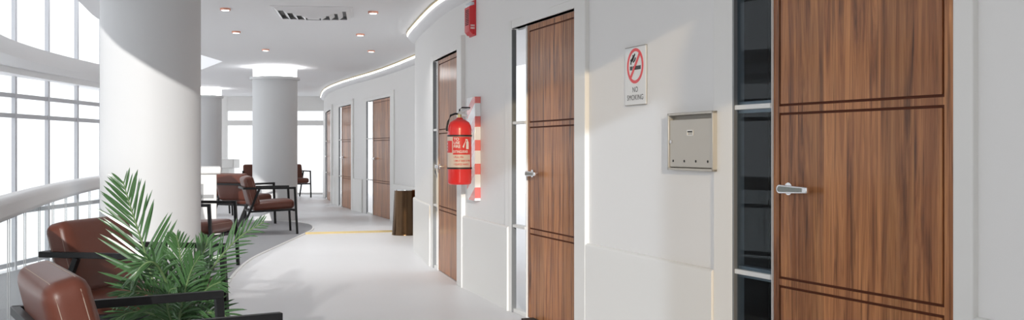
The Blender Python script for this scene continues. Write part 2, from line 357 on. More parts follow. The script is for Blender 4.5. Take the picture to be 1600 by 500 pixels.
LEAF_Y = .012
def make_door(num, cv, s_cl, s_gl, s_lf, s_r, s_cr, room='bright', detail=2, label=''):
    """s_cl casing start, s_gl glass start, s_lf leaf start, s_r leaf end, s_cr casing end"""
    a = cv.at(s_gl); b = cv.at(s_r); t = (b - a).normalized(); rz = math.atan2(t.y, t.x)
    root = empty('door_%d' % num, (a.x, a.y, 0), rz); tag(root, label, 'door', kind='structure')
    Wd = (b - a).length; xl = s_lf - s_gl; cwl = s_gl - s_cl; cwr = s_cr - s_r
    # casing (raised surround) and reveals
    f = MB()
    if cwl > .01: f.box(-cwl, 0, -.010, .014, 0, DT + .06)
    f.box(Wd, Wd + cwr, -TH, .06, 0, DT + .10); f.box(0, Wd, -.010, .06, DT, DT + .06)
    MB().box(-.17, 0, -.0015, .014, 0, DT).build('wall_return', M['wall'], root)
    f.build('door_casing', M['trim'], root, bevel=.006)
    j = MB().box(Wd - .012, Wd + .001, .045, .06, 0, DT).box(0, Wd, .045, .06, DT - .012, DT)
    rv = MB().box(-.0015, .010, -.009, .024 if room != 'dark' else .05, 0, DT - .01)
    if room == 'dark':
        for z in (.64, 1.40): rv.box(.010, xl - .004, .018, .06, z - .026, z + .026)
    rv.build('sidelight_reveal', M['reveal'], root)
    j.build('door_jamb', M['trim'], root)
    if xl > .03:
        sw_ = .016 if room != 'dark' else .004; sf = MB().box(xl - sw_, xl, .002, .05, 0, DT - .01)
        sf.box(.0, xl - sw_, .002, .05, 0, .03)
        for z in (.64, 1.40): sf.box(.0, xl - sw_, -.004, .04, z - .011, z + .011)
        sf.build('sidelight_frame', M['trim'], root, bevel=.003)
        MB().box(.012, xl - sw_, .010, .015, .03, DT - .012).build('sidelight_glass', M['dglass'] if room == 'dark' else M['glass'], root)
    # leaf
    w = Wd - xl; lf = empty('door_leaf', (xl, LEAF_Y, 0)); lf.parent = root
    gx0, gx1 = .038, w - .07; gd = .007; gw = .011
    # panelled face: cells between groove lines, grooves modelled as recessed channels
    xs = [0.002, gx0, gx0 + gw, gx1 - gw, gx1, w - .030]
    zs = [.008, .60, .60 + gw, .65 - gw, .65, 1.355, 1.355 + gw, 1.405 - gw, 1.405, 2.05 - gw, 2.05, DT - .012]
    hs = {(.60), (.65 - gw), 1.355, 1.405 - gw, 2.05 - gw}
    face = MB(); groove = MB()
    for i in range(len(xs) - 1):
        for k in range(len(zs) - 1):
            x0, x1, z0, z1 = xs[i], xs[i + 1], zs[k], zs[k + 1]
            vert = i in (1, 3) and not (.611 - 1e-6 < z0 < .639 - 1e-6 or (1.366 - 1e-6 < z0 < 1.394 - 1e-6)) and z1 <= 2.0501
            horz = any(abs(z0 - h) < 1e-6 for h in hs) and 1 <= i <= 3
            if vert or horz: groove.box(x0, x1, gd, .03, z0, z1)
            else: face.box(x0, x1, 0, .03, z0, z1)
    MB().box(.002, w - .012, .03, .045, .008, DT - .012).build('leaf_core', M['wood'], lf)
    groove.box(w - .030, w - .003, .014, .03, .008, DT - .012)  # dark strip coloured as the shadow in the gap beside the leaf
    face.build('leaf_panel', M['wood'], lf); groove.build('groove_and_gap_shade', M['groove'], lf)
    # lever handle
    h = empty('door_handle', (.108, 0, 1.035)); h.parent = lf
    MB().tube([(0, .002, 0), (0, -.008, 0)], .027, 24).build('rose', M['chrome'], h, smooth=True)
    MB().tube([(0, -.006, 0), (0, -.046, 0)], .0095, 12).build('spindle', M['chrome'], h, smooth=True)
    lv = MB(); n = 12; out = []
    for i in range(n + 1):
        a_ = math.pi / 2 + math.pi * i / n; out.append((-.004 + .019 * math.cos(a_), .019 * math.sin(a_)))
    out += [(.172, -.0125), (.172, .0125)]
    m_ = len(out); lv.add([(x, -.056, z) for x, z in out] + [(x, -.042, z) for x, z in out], [tuple(range(m_)), tuple(reversed(range(m_, 2 * m_)))] + [(i, (i + 1) % m_, (i + 1) % m_ + m_, i + m_) for i in range(m_)])
    lv.build('lever', M['chrome'], h, bevel=.003)
    inn = [(.002 + (x + .004) * .80, z * .66) for x, z in out]; il = MB()
    il.add([(x, -.0575, z) for x, z in inn] + [(x, -.055, z) for x, z in inn], [tuple(range(m_)), tuple(reversed(range(m_, 2 * m_)))] + [(i, (i + 1) % m_, (i + 1) % m_ + m_, i + m_) for i in range(m_)])
    if detail > 1: il.build('lever_inlay', M['chrome_in'], h)
    return root, rz

def unit(cv, px, lo=0, hi=None, rec=.04):
    cl, gl, lf, r, cr = px
    g = lambda p, o: cv.find(p, o, lo, hi)
    return [g(cl, -.01), g(gl, -.01), g(lf, LEAF_Y), g(r, -TH), g(cr, -TH)]
U1 = unit(F, (1115, 1143, 1208, 1486, 1519), 6)
U2 = unit(F, (795, 799, 822, 896, 914), 3)
U3 = unit(F, (673, 676, 684, 713, 722), 2)
wall_segments(F, [(u[1] - .16, u[3]) for u in (U3, U2, U1)], 3.4, 'wall_right', 'white corridor wall curving past the three near wooden doors')
make_door(1, F, *U1, room='dark', label='large walnut door nearest the camera with chrome lever and dark glass sidelight')
make_door(2, F, *U2, label='walnut door between the no smoking sign and the fire extinguisher')
make_door(3, F, *U3, label='walnut door just left of the red fire extinguisher', detail=1)
V1 = unit(G, (566, 572, 584, 609, 614)); V2 = unit(G, (524, 529, 534, 548, 551)); V3 = unit(G, (507, 508.3, 510.5, 516, 518.5))
V0 = [G.find(653.5, -TH), G.find(653.5, -TH) + .08, G.find(653.5, -TH) + .08, 0, 0]; V0[3] = V0[1] + .92; V0[4] = V0[3] + .08
wall_segments(G, [(V3[1] - .16, V3[3]), (V2[1] - .16, V2[3]), (V1[1] - .16, V1[3]), (V0[1], V0[3])], 3.2, 'wall_back_right', 'white curved wall of the far corridor with narrow wooden doors')
make_door(4, G, *V1, label='walnut door of the far corridor nearest the bronze bin', detail=1)
make_door(5, G, *V2, label='second far corridor door, between its two neighbours', detail=1)
make_door(6, G, *V3, label='farthest walnut door beside the bright end window', detail=1)
make_door(7, G, *V0, label='door mostly hidden behind the wall corner, only its lever showing', detail=1)
# wainscot between the doors
k = 1
for cv, segs in ((F, [(.45, U3[0]), (U3[4], U2[0]), (U2[4], U1[0]), (U1[4], F.L)]), (G, [(0, V3[0]), (V3[4], V2[0]), (V2[4], V1[0]), (V1[4], V0[0])])):
    for a, b in segs:
        if b - a < .03: continue
        o = profile_strip(cv, a, b, 0, WSC if cv is F else WSC).build('trim_%d' % k, M['trim'], smooth=True, angle=60)
        tag(o, 'raised white wainscot panel along the lower wall, section %s' % ['left of the third door', 'between bin corner and mid door', 'under the no smoking sign', 'right of the nearest door', 'by the end window', 'between the two farthest doors', 'between far doors near the bin', 'behind the bronze bin'][k - 1], 'wainscot', kind='structure'); k += 1
# room behind the nearest sidelight, its unlit darkness put into the wall colour
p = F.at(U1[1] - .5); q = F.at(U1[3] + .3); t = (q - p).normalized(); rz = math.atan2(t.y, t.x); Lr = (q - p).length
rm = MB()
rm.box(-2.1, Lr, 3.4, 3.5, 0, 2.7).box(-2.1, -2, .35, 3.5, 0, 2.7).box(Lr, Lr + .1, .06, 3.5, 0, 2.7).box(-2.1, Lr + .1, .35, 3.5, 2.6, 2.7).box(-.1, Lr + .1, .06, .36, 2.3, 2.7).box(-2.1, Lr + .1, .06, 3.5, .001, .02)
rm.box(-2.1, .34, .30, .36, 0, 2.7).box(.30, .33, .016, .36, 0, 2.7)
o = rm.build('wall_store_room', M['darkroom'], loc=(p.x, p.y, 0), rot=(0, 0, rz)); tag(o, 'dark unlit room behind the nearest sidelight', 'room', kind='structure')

# added unseen wall and tinted screen that block and filter the sun
o = MB().box(1.53, 5.2, -1.62, -1.5, 0, 4.2).build('wall_sun_block', M['wall']); tag(o, 'added unseen white wall that keeps the sun off the nearest door', 'wall', kind='structure')
root = empty('sun_filter_screen', (0, -1.56, 0)); tag(root, 'added unseen tinted screen that dims and warms the sun', 'window', kind='structure')
MB().box(-.5, 1.53, -.004, .004, 2.80, 4.2).build('glass', M['sun_filter'], root); MB().box(1.32, 1.53, -.004, .004, .0, 2.80).build('glass', M['sun_filter'], root)
# ---------------------------------------------------------------- cove soffits with light strip
def sweep(cv, a, b, prof, step=.1):
    ps, ns = cv.sub(a, b, step); mb = MB(); n = len(prof)
    vs = [(p.x + q.x * yy, p.y + q.y * yy, zz) for p, q in zip(ps, ns) for yy, zz in prof]
    fs = [(i * n + k, i * n + (k + 1) % n, i * n + (k + 1) % n + n, i * n + k + n) for i in range(len(ps) - 1) for k in range(n)]
    fs += [tuple(range(n)), tuple(reversed(range((len(ps) - 1) * n, len(ps) * n)))]
    return mb.add(vs, fs)
def cove(cv, a, b, over, z0, name, label):
    root = empty(name, (0, 0, 0)); tag(root, label, 'cove light', kind='structure')
    prof = [(.02, z0)] + [(-over * math.sin(t * math.pi / 16), z0 + .012 + (.075) * (1 - math.cos(t * math.pi / 16))) for t in range(0, 9)] + [(-over, CEIL + .01), (.02, CEIL + .01)]
    sweep(cv, a, b, prof).build('soffit', M['ceil'], root, smooth=True, angle=50)
    o = over + .002
    sweep(cv, a, b, [(-o - .008, z0 + .086), (-o - .008, z0 + .112), (-o + .004, z0 + .112), (-o + .004, z0 + .086)]).build('light_strip', M['led'], root, smooth=True)
    sweep(cv, a, b, [(-o - .014, z0 + .112), (-o - .014, CEIL + .001), (-o + .004, CEIL + .001), (-o + .004, z0 + .112)]).build('brass_edge', M['brass'], root, smooth=True)
cove(F, .2, F.find(900, 0, 4), .085, 2.475, 'trim_9', 'white ceiling cove with a glowing strip above the near doors')
cove(G, .3, G.L - .2, .085, 2.475, 'trim_10', 'white ceiling cove with a glowing strip above the far doors')

# ---------------------------------------------------------------- ceiling slab
edge = spline([(1.36, -1.5), (1.32, -.4), (1.27, .6), (1.22, 1.1), (.8, 1.42), (.5, 2.0), (-.4, 2.35), (-1.4, 2.6), (-2.13, 3.1), (-2.7, 4.4), (-3.1, 5.9), (-3.65, 7.8), (-4.08, 9.6), (-4.5, 11.3), (-4.62, 13.3), (-4.62, 15.2), (-4.62, 16.35)], .15)  # end behind the camera added to darken the near right wall
poly = [(p.x, p.y) for p in edge] + [(-5.5, 18.1), (-6.4, 18.4), (-9.9, 22), (-9.9, 27.6), (-4.0, 27.6), (.9, 15.2), (.9, 12.9), (1.5, 5.4), (3.4, 1.5), (5.2, -.3), (5.2, -1.5)]
ce = MB().prism(poly, CEIL, CEIL + .32).build('ceiling', M['ceil']); tag(ce, 'pale grey ceiling with a curved edge at the atrium', 'ceiling', kind='structure')

ro_ = MB().box(-6.2, 5.6, -6, 9.3, 5.2, 5.4).build('ceiling_sky_block', M['ceil']); tag(ro_, 'added high slab out of view that blocks overhead sky light', 'ceiling', kind='structure')  # slab added out of view to cut sky light from above
# ---------------------------------------------------------------- glazed facade on the left
FA = Curve(spline([(-3.9, -.6), (-4.55, 2.2), (-4.86, 5.4), (-4.96, 8), (-4.97, 10.2), (-4.97, 12.6), (-5.15, 14.6), (-5.7, 16.8), (-6.9, 19.5), (-8.9, 22.4), (-9.9, 25)]))
root = empty('window_1'); tag(root, 'tall curved glass facade with slender mullions on the left', 'window', kind='structure')
ps, ns = FA.sub(0, FA.L, .25); MB().strip(ps, ns, -.006, .006, .02, 5.2).build('glass', M['glass'], root, smooth=True)
s0 = FA.find(22, 0); step = FA.find(73, 0) - s0; kk = -int(s0 / step)
while s0 + kk * step < FA.L - .1:
    s_ = s0 + kk * step; p = FA.at(s_); t = FA.tan(s_); rz = math.atan2(t.y, t.x)
    MB().box(-.018, .018, -.02, .02, 0, 5.2, Matrix.Translation((p.x, p.y, 0)) @ Matrix.Rotation(rz, 4, 'Z')).build('mullion', M['steel'], root)
    kk += 1
ps, ns = FA.sub(0, FA.L, .2)
for z in (.06, .58, 1.54, 1.74, 3.2, 4.2): MB().strip(ps, ns, -.012, .012, z - .022, z + .022).build('transom', M['steel'], root, smooth=True)
# ring beam along the facade
SIDE = -1; rb = MB(); prof = [(.02, 1.93), (-.30, 1.93), (-.30, 1.99), (-.40, 1.99), (-.52, 2.05), (-.54, 2.12), (-.54, 2.19), (.02, 2.19)]
n = len(prof); vs = []
for p, q in zip(ps, ns):
    k_ = min(2.0, .16 + 1.14 * math.exp(-(p.y - 8.4) / 1.8))
    for yy, zz in prof: vs.append((p.x + q.x * yy * -k_ * SIDE, p.y + q.y * yy * -k_ * SIDE, zz))
fs = []
for i in range(len(ps) - 1):
    for kk in range(n): x = i * n + kk; y = i * n + (kk + 1) % n; fs.append((x, y, y + n, x + n))
fs += [tuple(range(n)), tuple(reversed(range((len(ps) - 1) * n, len(ps) * n)))]
RINGS = 1
o = rb.add([(v[0], v[1], v[2]) for v in vs], fs).build('trim_11', M['ring'], smooth=True, angle=30); tag(o, 'white curved ring beam running along the glass facade', 'beam', kind='structure')

# far end windows
root = empty('window_2', (0, 27.3, 0)); tag(root, 'bright floor to ceiling window at the end of the corridor', 'window', kind='structure')
MB().box(-10, -4.6, -.004, .004, .02, 2.35).build('glass', M['glass'], root)
fr = MB()
for z0, z1 in ((0, .05), (1.84, 1.97), (2.22, 2.62)): fr.box(-10, -4.6, -.05, .05, z0, z1)
for x in (-10, -4.75): fr.box(x - .08, x + .08, -.05, .05, 0, 2.5)
fr.box(-8.3, -7.58, -.056, .056, 0, 2.63)
fr.build('frame', M['wall'], root)

# ---------------------------------------------------------------- columns
def column(x, y, r, name, label, cap=True):
    root = empty(name, (x, y, 0)); tag(root, label, 'column', kind='structure')
    top = 2.43 if cap else CEIL + .05
    MB().lathe([(r, 0), (r, top)], 96).build('shaft', M['column'], root, smooth=True)
    if cap:
        MB().lathe([(r + .045, 2.385), (r + .045, 2.43), (r - .02, 2.435)], 96).build('collar', M['column'], root, smooth=True)
        MB().lathe([(r - .01, 2.43), (r - .01, CEIL + .01)], 96).build('light_ring', M['led_ring'], root, smooth=True)
column(-2.89, 8.2, .382, 'column_near', 'large round white column in front of the curved facade', False)
column(-4.05, 17.5, .375, 'column_middle', 'round white column with glowing cap behind the armchair')
column(-7.05, 23.5, .375, 'column_far', 'farthest round white column with glowing cap')

# ---------------------------------------------------------------- balustrade
R_ = Curve(spline([(-1.25, .5), (-1.72, 2.2), (-2.2, 3.9), (-2.63, 5.2), (-3.32, 7.4), (-3.93, 9.8), (-4.2, 11.8), (-4.35, 13.6)]))
root = empty('balustrade'); tag(root, 'curved glass balustrade with broad white handrail around the waiting area', 'balustrade')
ps, ns = R_.sub(0, R_.L, .12)
MB().strip(ps, ns, -.06, .06, .835, .955).build('handrail', M['ring'], root, bevel=.03, seg=4)
MB().strip(ps, ns, -.004, .004, .02, .86).build('glass_panel', M['rglass'], root, smooth=True)
MB().strip(ps, ns, -.03, .03, .0, .06).build('base_channel', M['steel'], root, smooth=True)
s_ = .4
while s_ < R_.L:
    for d in (-.035, .035):
        p = R_.at(s_ + d); MB().tube([(p.x, p.y, .03), (p.x, p.y, .86)], .0026, 6).build('glass_joint', M['edge'], root)
    s_ += .62

# ---------------------------------------------------------------- ceiling fittings
def make_downlight():
    r = empty('downlight'); 
    MB().lathe([(.040, -.019), (.051, -.021), (.053, .004), (.040, .004)], 32).build('ring', M['copper'], r, smooth=True)
    MB().lathe([(.0, -.024), (.034, -.024), (.038, -.020), (.038, .0)], 32).build('lamp', M['lamp'], r, smooth=True)
    return r
dl = make_downlight()
DL = [(352, 13, 'copper ringed downlight nearest the big column, left of the air vent'), (583, 18, 'copper ringed downlight right of the ceiling air vent'),
      (369, 49, 'copper ringed downlight in the middle of the left ceiling row'), (563, 53, 'copper ringed downlight in the middle of the right ceiling row'),
      (415, 77, 'copper ringed downlight above the glowing capital of the middle column'), (580, 79, 'farthest copper ringed downlight of the right ceiling row')]
ld = bpy.data.lights.new('downlight_light', 'AREA'); ld.shape = 'DISK'; ld.size = .07; ld.energy = 3.8; ld.spread = math.radians(105); ld.color = (1, .985, .97)
lo_ = bpy.data.objects.new('light', ld); COL.objects.link(lo_); lo_.parent = dl; lo_.location = (0, 0, -.028)
for i, (px, py, lb) in enumerate(DL):
    Y = (CEIL - EYE) * FPX / (HOR - py); o = dl if i == 0 else copy_tree(dl)
    o.location = ((px - 800) * Y / FPX, Y, CEIL); tag(o, lb, 'ceiling light', 'downlights in the corridor ceiling')
# four-way air diffuser
vt = empty('air_vent', (-2.02, 10.42, CEIL), math.radians(8)); tag(vt, 'square louvred air vent in the ceiling', 'air vent')
MB().box(-.37, .37, -.37, .37, -.004, .0).build('backing', M['ventb'], vt)
fr = MB()
for a in range(4):
    fr.add([Matrix.Rotation(a * math.pi / 2, 4, 'Z') @ Vector(v) for v in [(-.40, -.40, -.006), (.40, -.40, -.006), (.375, -.375, -.010), (-.375, -.375, -.010), (-.40, -.40, 0), (.40, -.40, 0), (.375, -.375, 0), (-.375, -.375, 0)]],
           [(0, 1, 2, 3), (4, 7, 6, 5), (0, 4, 5, 1), (3, 2, 6, 7)])
fr.build('frame', M['vent'], vt)
for i in range(4):
    r0 = .378 - i * .085; r1 = r0 - .046; lo = MB(); z0 = -.004 - .013 * i; z1 = z0 - .036
    for a in range(4):
        Rm = Matrix.Rotation(a * math.pi / 2, 4, 'Z')
        lo.add([Rm @ Vector(v) for v in [(-r0, -r0, z0), (r0, -r0, z0), (r1, -r1, z1), (-r1, -r1, z1), (-r0, -r0, z0 + .003), (r0, -r0, z0 + .003), (r1, -r1, z1 + .003), (-r1, -r1, z1 + .003)]],
               [(0, 1, 2, 3), (7, 6, 5, 4), (0, 4, 5, 1), (3, 2, 6, 7)])
    lo.build('louvre', M['vent'], vt)
MB().box(-.06, .06, -.06, .06, -.075, -.070).build('centre_plate', M['vent'], vt)

# ---------------------------------------------------------------- armchairs
def make_chair():
    root = empty('armchair'); b = .03
    def B(a, c, nm, w=b, d=b): return MB().bar(a, c, w, d).build(nm, M['black'], root, bevel=.002, seg=1)
    for s in (-1, 1):
        y = .31 * s
        B((-.335, y, .65), (.385, y, .65), 'armrest')
        B((.37, y, .637), (.405, y, 0), 'leg'); B((-.12, y, .637), (-.385, y, 0), 'leg')
        B((-.26, y * .97, .325), (.385, y * .97, .345), 'seat_rail', .026, .026)
    B((.36, -.31, .335), (.36, .31, .335), 'crossbar', .026, .026); B((-.24, -.31, .325), (-.24, .31, .325), 'crossbar', .026, .026)
    B((-.325, -.31, .65), (-.325, .31, .65), 'back_rail', .03, .03)
    st = rounded(.57, .57, .125, .05, puff=(0, 0, .014))
    seat = st.build('seat', M['leather'], root, smooth=True, loc=(.09, 0, .405), rot=(0, math.radians(-4), 0), angle=80)
    def seam(src, parent, path):
        bv = BVHTree.FromPolygons([Vector(v) for v in src.v], src.f); pts = []
        for o, d in path:
            h = bv.ray_cast(Vector(o), Vector(d))
            if h[0] is not None: pts.append(h[0] - Vector(d) * .0004)
        MB().tube(pts, .0015, 5).build('seam', M['stitch'], parent)
    lin = lambda a, b_, n: [a + (b_ - a) * i / (n - 1) for i in range(n)]
    seam(st, seat, [((1, y, .03), (-1, 0, 0)) for y in lin(-.25, .25, 15)])
    bk = rounded(.135, .61, .43, .048, puff=(.012, 0, 0))
    back = bk.build('backrest', M['leather'], root, smooth=True, loc=(-.215, 0, .605), rot=(0, math.radians(-15), 0), angle=80)
    for x in (-.036, .036):
        seam(bk, back, [((x, -1, z), (0, 1, 0)) for z in lin(-.17, .175, 12)] + [((x, y, 1), (0, 0, -1)) for y in lin(-.262, .262, 19)] + [((x, 1, z), (0, -1, 0)) for z in lin(.175, -.17, 12)])
    return root
ch0 = make_chair(); used = [False]
def chair(x, y, deg, label):
    o = ch0 if not used[0] else copy_tree(ch0); used[0] = True
    o.location = (x, y, .010); o.rotation_euler = (0, 0, math.radians(deg)); tag(o, label, 'armchair', 'leather armchairs of the waiting area')
def from_corner(cx, cy, deg, side):
    """position of a chair whose front arm corner on the given side (+1 left, -1 right) is at cx, cy"""
    a = math.radians(deg); f = Vector((math.cos(a), math.sin(a))); l = Vector((-f.y, f.x)); c = Vector((cx, cy)) - f * .385 - l * .31 * side
    return c.x, c.y, deg
chair(*from_corner(-1.09, 3.86, 33, 1), 'brown leather armchair nearest the camera, beside the palm, seen from behind')
chair(*from_corner(-1.62, 5.78, -12, 1), 'brown leather armchair between the big column and the palm leaves')
chair(*from_corner(-2.93, 9.95, -8, -1), 'brown armchair half hidden behind the big round column')
chair(*from_corner(-3.05, 14.45, 21, -1), 'brown armchair in full side view in front of the middle column')
chair(-4.27, 16.25, 62, 'brown armchair turned away, just left of the side view armchair')
chair(-5.52, 18.6, 20, 'brown armchair partly hidden behind the white desk')
chair(-5.45, 25.5, -58, 'farthest armchair, right of the middle column by the end window')
chair(-6.25, 25.0, -75, 'far armchair peeking out left of the middle column')

# ---------------------------------------------------------------- desks
dk = empty('reception_desk', (-4.82, 14.55, 0), math.radians(16)); tag(dk, 'white desk with thick top beside the big column', 'desk')
MB().box(-.75, .66, -.45, .45, .86, .955).build('desk_top', M['trim'], dk, bevel=.02)
MB().box(-.70, .60, -.38, .38, .08, .86).build('desk_body', M['trim'], dk, bevel=.01)
MB().box(-.62, .66, -.44, .44, 0.01, .07).build('plinth', M['trim'], dk, bevel=.01)
MB().box(.2, .56, -.388, -.378, .52, .57).box(.36, .42, -.388, -.378, .40, .72).build('grey_cross', M['reveal'], dk)  # thin grey cross on the desk front
d2 = empty('counter', (-7.4, 26.3, 0)); tag(d2, 'small white counter in front of the far end window', 'counter')
MB().box(-.35, .33, -.3, .3, .72, .95).build('counter_top', M['trim'], d2, bevel=.02); MB().box(-.25, .2, -.25, .25, 0, .72).build('counter_body', M['trim'], d2)

# ---------------------------------------------------------------- bronze bin
bn = empty('waste_bin', (-1.51, 14.45, 0)); tag(bn, 'tapered bronze waste bin standing at the wall corner', 'bin')
MB().lathe([(.185, 0), (.185, .015), (.182, .02), (.150, .625), (.148, .63), (.138, .63), (.138, .60)], 64).build('body', M['bronze'], bn, smooth=True)
MB().lathe([(.0, .585), (.139, .585), (.139, .6)], 48).build('liner', M['bronze_in'], bn)
MB().lathe([(.139, .626), (.152, .626), (.152, .636), (.139, .636)], 64).build('rim', M['chrome'], bn, smooth=True)

# ---------------------------------------------------------------- wall things: helper frame
def on_wall(name, cv, s_, z, label, cat):
    p = cv.at(s_); t = cv.tan(s_); o = empty(name, (p.x, p.y, z), math.atan2(t.y, t.x)); tag(o, label, cat); return o
def flat(mb, y, mirror=False):
    """text/vector shapes drawn in xy -> wall plane x, z at depth y"""
    m = MB(); m.add([(v[0], y + (-v[2]), v[1]) for v in mb.v], mb.f); return m
def slab(poly, y0, y1):
    n = len(poly); m = MB()
    m.add([(x, y0, z) for x, z in poly] + [(x, y1, z) for x, z in poly], [tuple(range(n)), tuple(reversed(range(n, 2 * n)))] + [(i, i + n, (i + 1) % n + n, (i + 1) % n) for i in range(n)])
    return m
# no smoking sign
sA = F.find(979, 0, 6); sB = F.find(1010.5, 0, 6); sw = sB - sA; sh = .325
sg = on_wall('no_smoking_sign', F, (sA + sB) / 2, 1.615, 'white no smoking sign with red circle on the corridor wall', 'sign')
MB().box(-sw / 2, sw / 2, -.010, -.004, -sh / 2, sh / 2).build('plate', M['signw'], sg, bevel=.001, seg=1)
MB().box(-sw / 2, sw / 2, -.0112, -.0005, sh / 2 - .003, sh / 2 + .001).box(-sw / 2, sw / 2, -.0112, -.0005, -sh / 2 - .001, -sh / 2 + .002).build('edge_line', M['boxd'], sg)
cz = .055; ro, ri = .098, .081; N = 64
ring = MB(); ring.add([(r * math.cos(2 * math.pi * i / N), y, cz + r * math.sin(2 * math.pi * i / N)) for y in (-.0118, -.0098) for r in (ro, ri) for i in range(N)],
    [(i, (i + 1) % N, N + (i + 1) % N, N + i) for i in range(N)] + [(i, (i + 1) % N, 2 * N + (i + 1) % N, 2 * N + i) for i in range(N)] + [(N + i, N + (i + 1) % N, 3 * N + (i + 1) % N, 3 * N + i) for i in range(N)])
ring.build('red_circle', M['signr'], sg)
cg = slab([(-.062, cz - .022), (-.036, cz - .022), (-.036, cz - .001), (-.062, cz - .001)], -.0116, -.0098)
cg.build('cigarette_tip', M['signk'], sg)
slab([(-.028, cz - .022), (.066, cz - .022), (.066, cz - .001), (-.028, cz - .001)], -.0116, -.0098).build('cigarette', M['signk'], sg)
sm1 = MB().tube([(-.050, -.0108, cz + .010), (-.046, -.0108, cz + .026), (-.026, -.0108, cz + .034), (-.018, -.0108, cz + .048), (-.002, -.0108, cz + .066)], .0045, 6); sm1.tube([(-.052, -.0108, cz + .014), (-.050, -.0108, cz + .034), (-.030, -.0108, cz + .044), (-.026, -.0108, cz + .062)], .004, 6); sm1.tube([(-.022, -.0108, cz + .022), (-.004, -.0108, cz + .030), (.004, -.0108, cz + .046)], .004, 6)
sm1.build('smoke', M['signk'], sg)
c_, s__ = math.cos(math.radians(50)), math.sin(math.radians(50)); hw = .0085; rr = .089
slab([(-rr * c_ + hw * s__, cz - rr * s__ - hw * c_), (rr * c_ + hw * s__, cz + rr * s__ - hw * c_), (rr * c_ - hw * s__, cz + rr * s__ + hw * c_), (-rr * c_ - hw * s__, cz - rr * s__ + hw * c_)], -.0128, -.0105).build('red_bar', M['signr'], sg)
def put_text(parent, body, size, x, z, y, m, space=1.0, bold=0.0, name='lettering', sx=1.0):
    t = text_mb(body, size, space, bold); f = MB(); f.add([(v[0] * sx + x, y, v[1] + z) for v in t.v], t.f); return f.build(name, m, parent)
put_text(sg, 'NO', .042, 0, -.078, -.0108, M['signk'], 1.08, bold=.0); put_text(sg, 'SMOKING', .042, 0, -.122, -.0108, M['signk'], 1.08, bold=.0, sx=1.0)
# metal wall box
sA = F.find(1046, -.02, 6); sB = F.find(1114, -.035, 6); bw = sB - sA; bh = .29
bx = on_wall('wall_box', F, (sA + sB) / 2, 1.245, 'champagne metal wall box with slot, lock and four holes', 'metal box')
b = MB().box(-bw / 2, bw / 2, -.035, 0, -bh / 2, -bh / 2 + .012).box(-bw / 2, bw / 2, -.035, 0, bh / 2 - .012, bh / 2).box(-bw / 2, -bw / 2 + .012, -.035, 0, -bh / 2, bh / 2).box(bw / 2 - .012, bw / 2, -.035, 0, -bh / 2, bh / 2)
b.build('case', M['boxm'], bx, bevel=.002); MB().box(-bw / 2 + .01, bw / 2 - .01, -.004, 0, -bh / 2 + .01, bh / 2 - .01).build('back_plate', M['boxd'], bx)
dw = bw / 2 - .016; dr = empty('box_door', (0, 0, 0)); dr.parent = bx
MB().box(-dw, dw, -.028, -.02, -bh / 2 + .016, bh / 2 - .034).build('door_panel', M['boxm'], dr, bevel=.002)
MB().box(-.030, .030, -.031, -.027, .052, .058).box(-.030, .030, -.031, -.027, .028, .032).box(-.030, -.025, -.031, -.027, .028, .058).box(.025, .030, -.031, -.027, .028, .058).build('name_slot', M['trim'], dr)
MB().box(-.025, .025, -.030, -.027, .046, .052).build('slot_shadow_gap', M['dark'], dr)
MB().tube([(-dw + .02, -.027, 0), (-dw + .02, -.036, 0)], .009, 20).build('lock', M['chrome'], dr, smooth=True)
for i in range(4):
    x = -dw + .035 + i * (2 * dw - .075) / 3; MB().tube([(x, -.0275, -.098), (x, -.0295, -.098)], .0065, 16).build('screw_hole', M['dark'], dr)
# striped board
sB = F.find(751, 0, 3, 7); sA = sB - .25
sb = on_wall('striped_board', F, (sA + sB) / 2, 1.21, 'glossy red and white striped board mounted behind the fire extinguisher', 'board')
hw = (sB - sA) / 2; MB().box(-hw, hw, -.05, -.001, -.43, .43).build('panel', M['stripes'], sb, bevel=.002)
# fire extinguisher
s_c = None
for i in range(800):
    s_ = 3 + i * .005; p = F.at(s_) - F.nrm(s_) * .168
    if 800 + FPX * p.x / p.y > 718: s_c = s_; break
p = F.at(s_c) - F.nrm(s_c) * .168; t = F.tan(s_c); ez = .915
ex = empty('fire_extinguisher', (p.x, p.y, ez), 0); tag(ex, 'red fire extinguisher with black bands hanging beside the third door', 'fire extinguisher')
RB = .098
MB().lathe([(.0, .0), (.082, .0), (.094, .008), (RB, .022), (RB, .455), (.094, .485), (.080, .512), (.055, .530), (.030, .540), (.024, .552), (.0, .552)], 64).build('cylinder', M['red'], ex, smooth=True, angle=60)
for z in (.128, .395): MB().lathe([(RB + .001, z), (RB + .005, z + .001), (RB + .005, z + .013), (RB + .001, z + .014)], 64).build('strap', M['rubber'], ex, smooth=True)
def wrap(xz_mb, r, a0):
    """bend a shape drawn in x (metres of arc), z onto the cylinder; a0 centre angle"""
    m = MB(); m.add([(r * math.cos(a0 + v[0] / r), r * math.sin(a0 + v[0] / r), v[1]) for v in xz_mb.v], xz_mb.f); return m
def grid(x0, x1, z0, z1, n=24):
    m = MB(); m.add([(x0 + (x1 - x0) * i / n, z, 0) for z in (z0, z1) for i in range(n + 1)], [(i, i + 1, n + 2 + i, n + 1 + i) for i in range(n)]); return m
A0 = math.atan2(-p.y, -p.x) + .16
wrap(grid(-.205, .092, .143, .394, 40), RB + .0012, A0).build('label_sheet', M['labelc'], ex, smooth=True)['label'] = 'cream instruction label'
wrap(grid(-.074, .088, .247, .392), RB + .002, A0).build('label_panel', M['redink'], ex, smooth=True)
wrap(grid(-.200, -.082, .262, .36), RB + .002, A0).build('label_panel', M['redink'], ex, smooth=True)
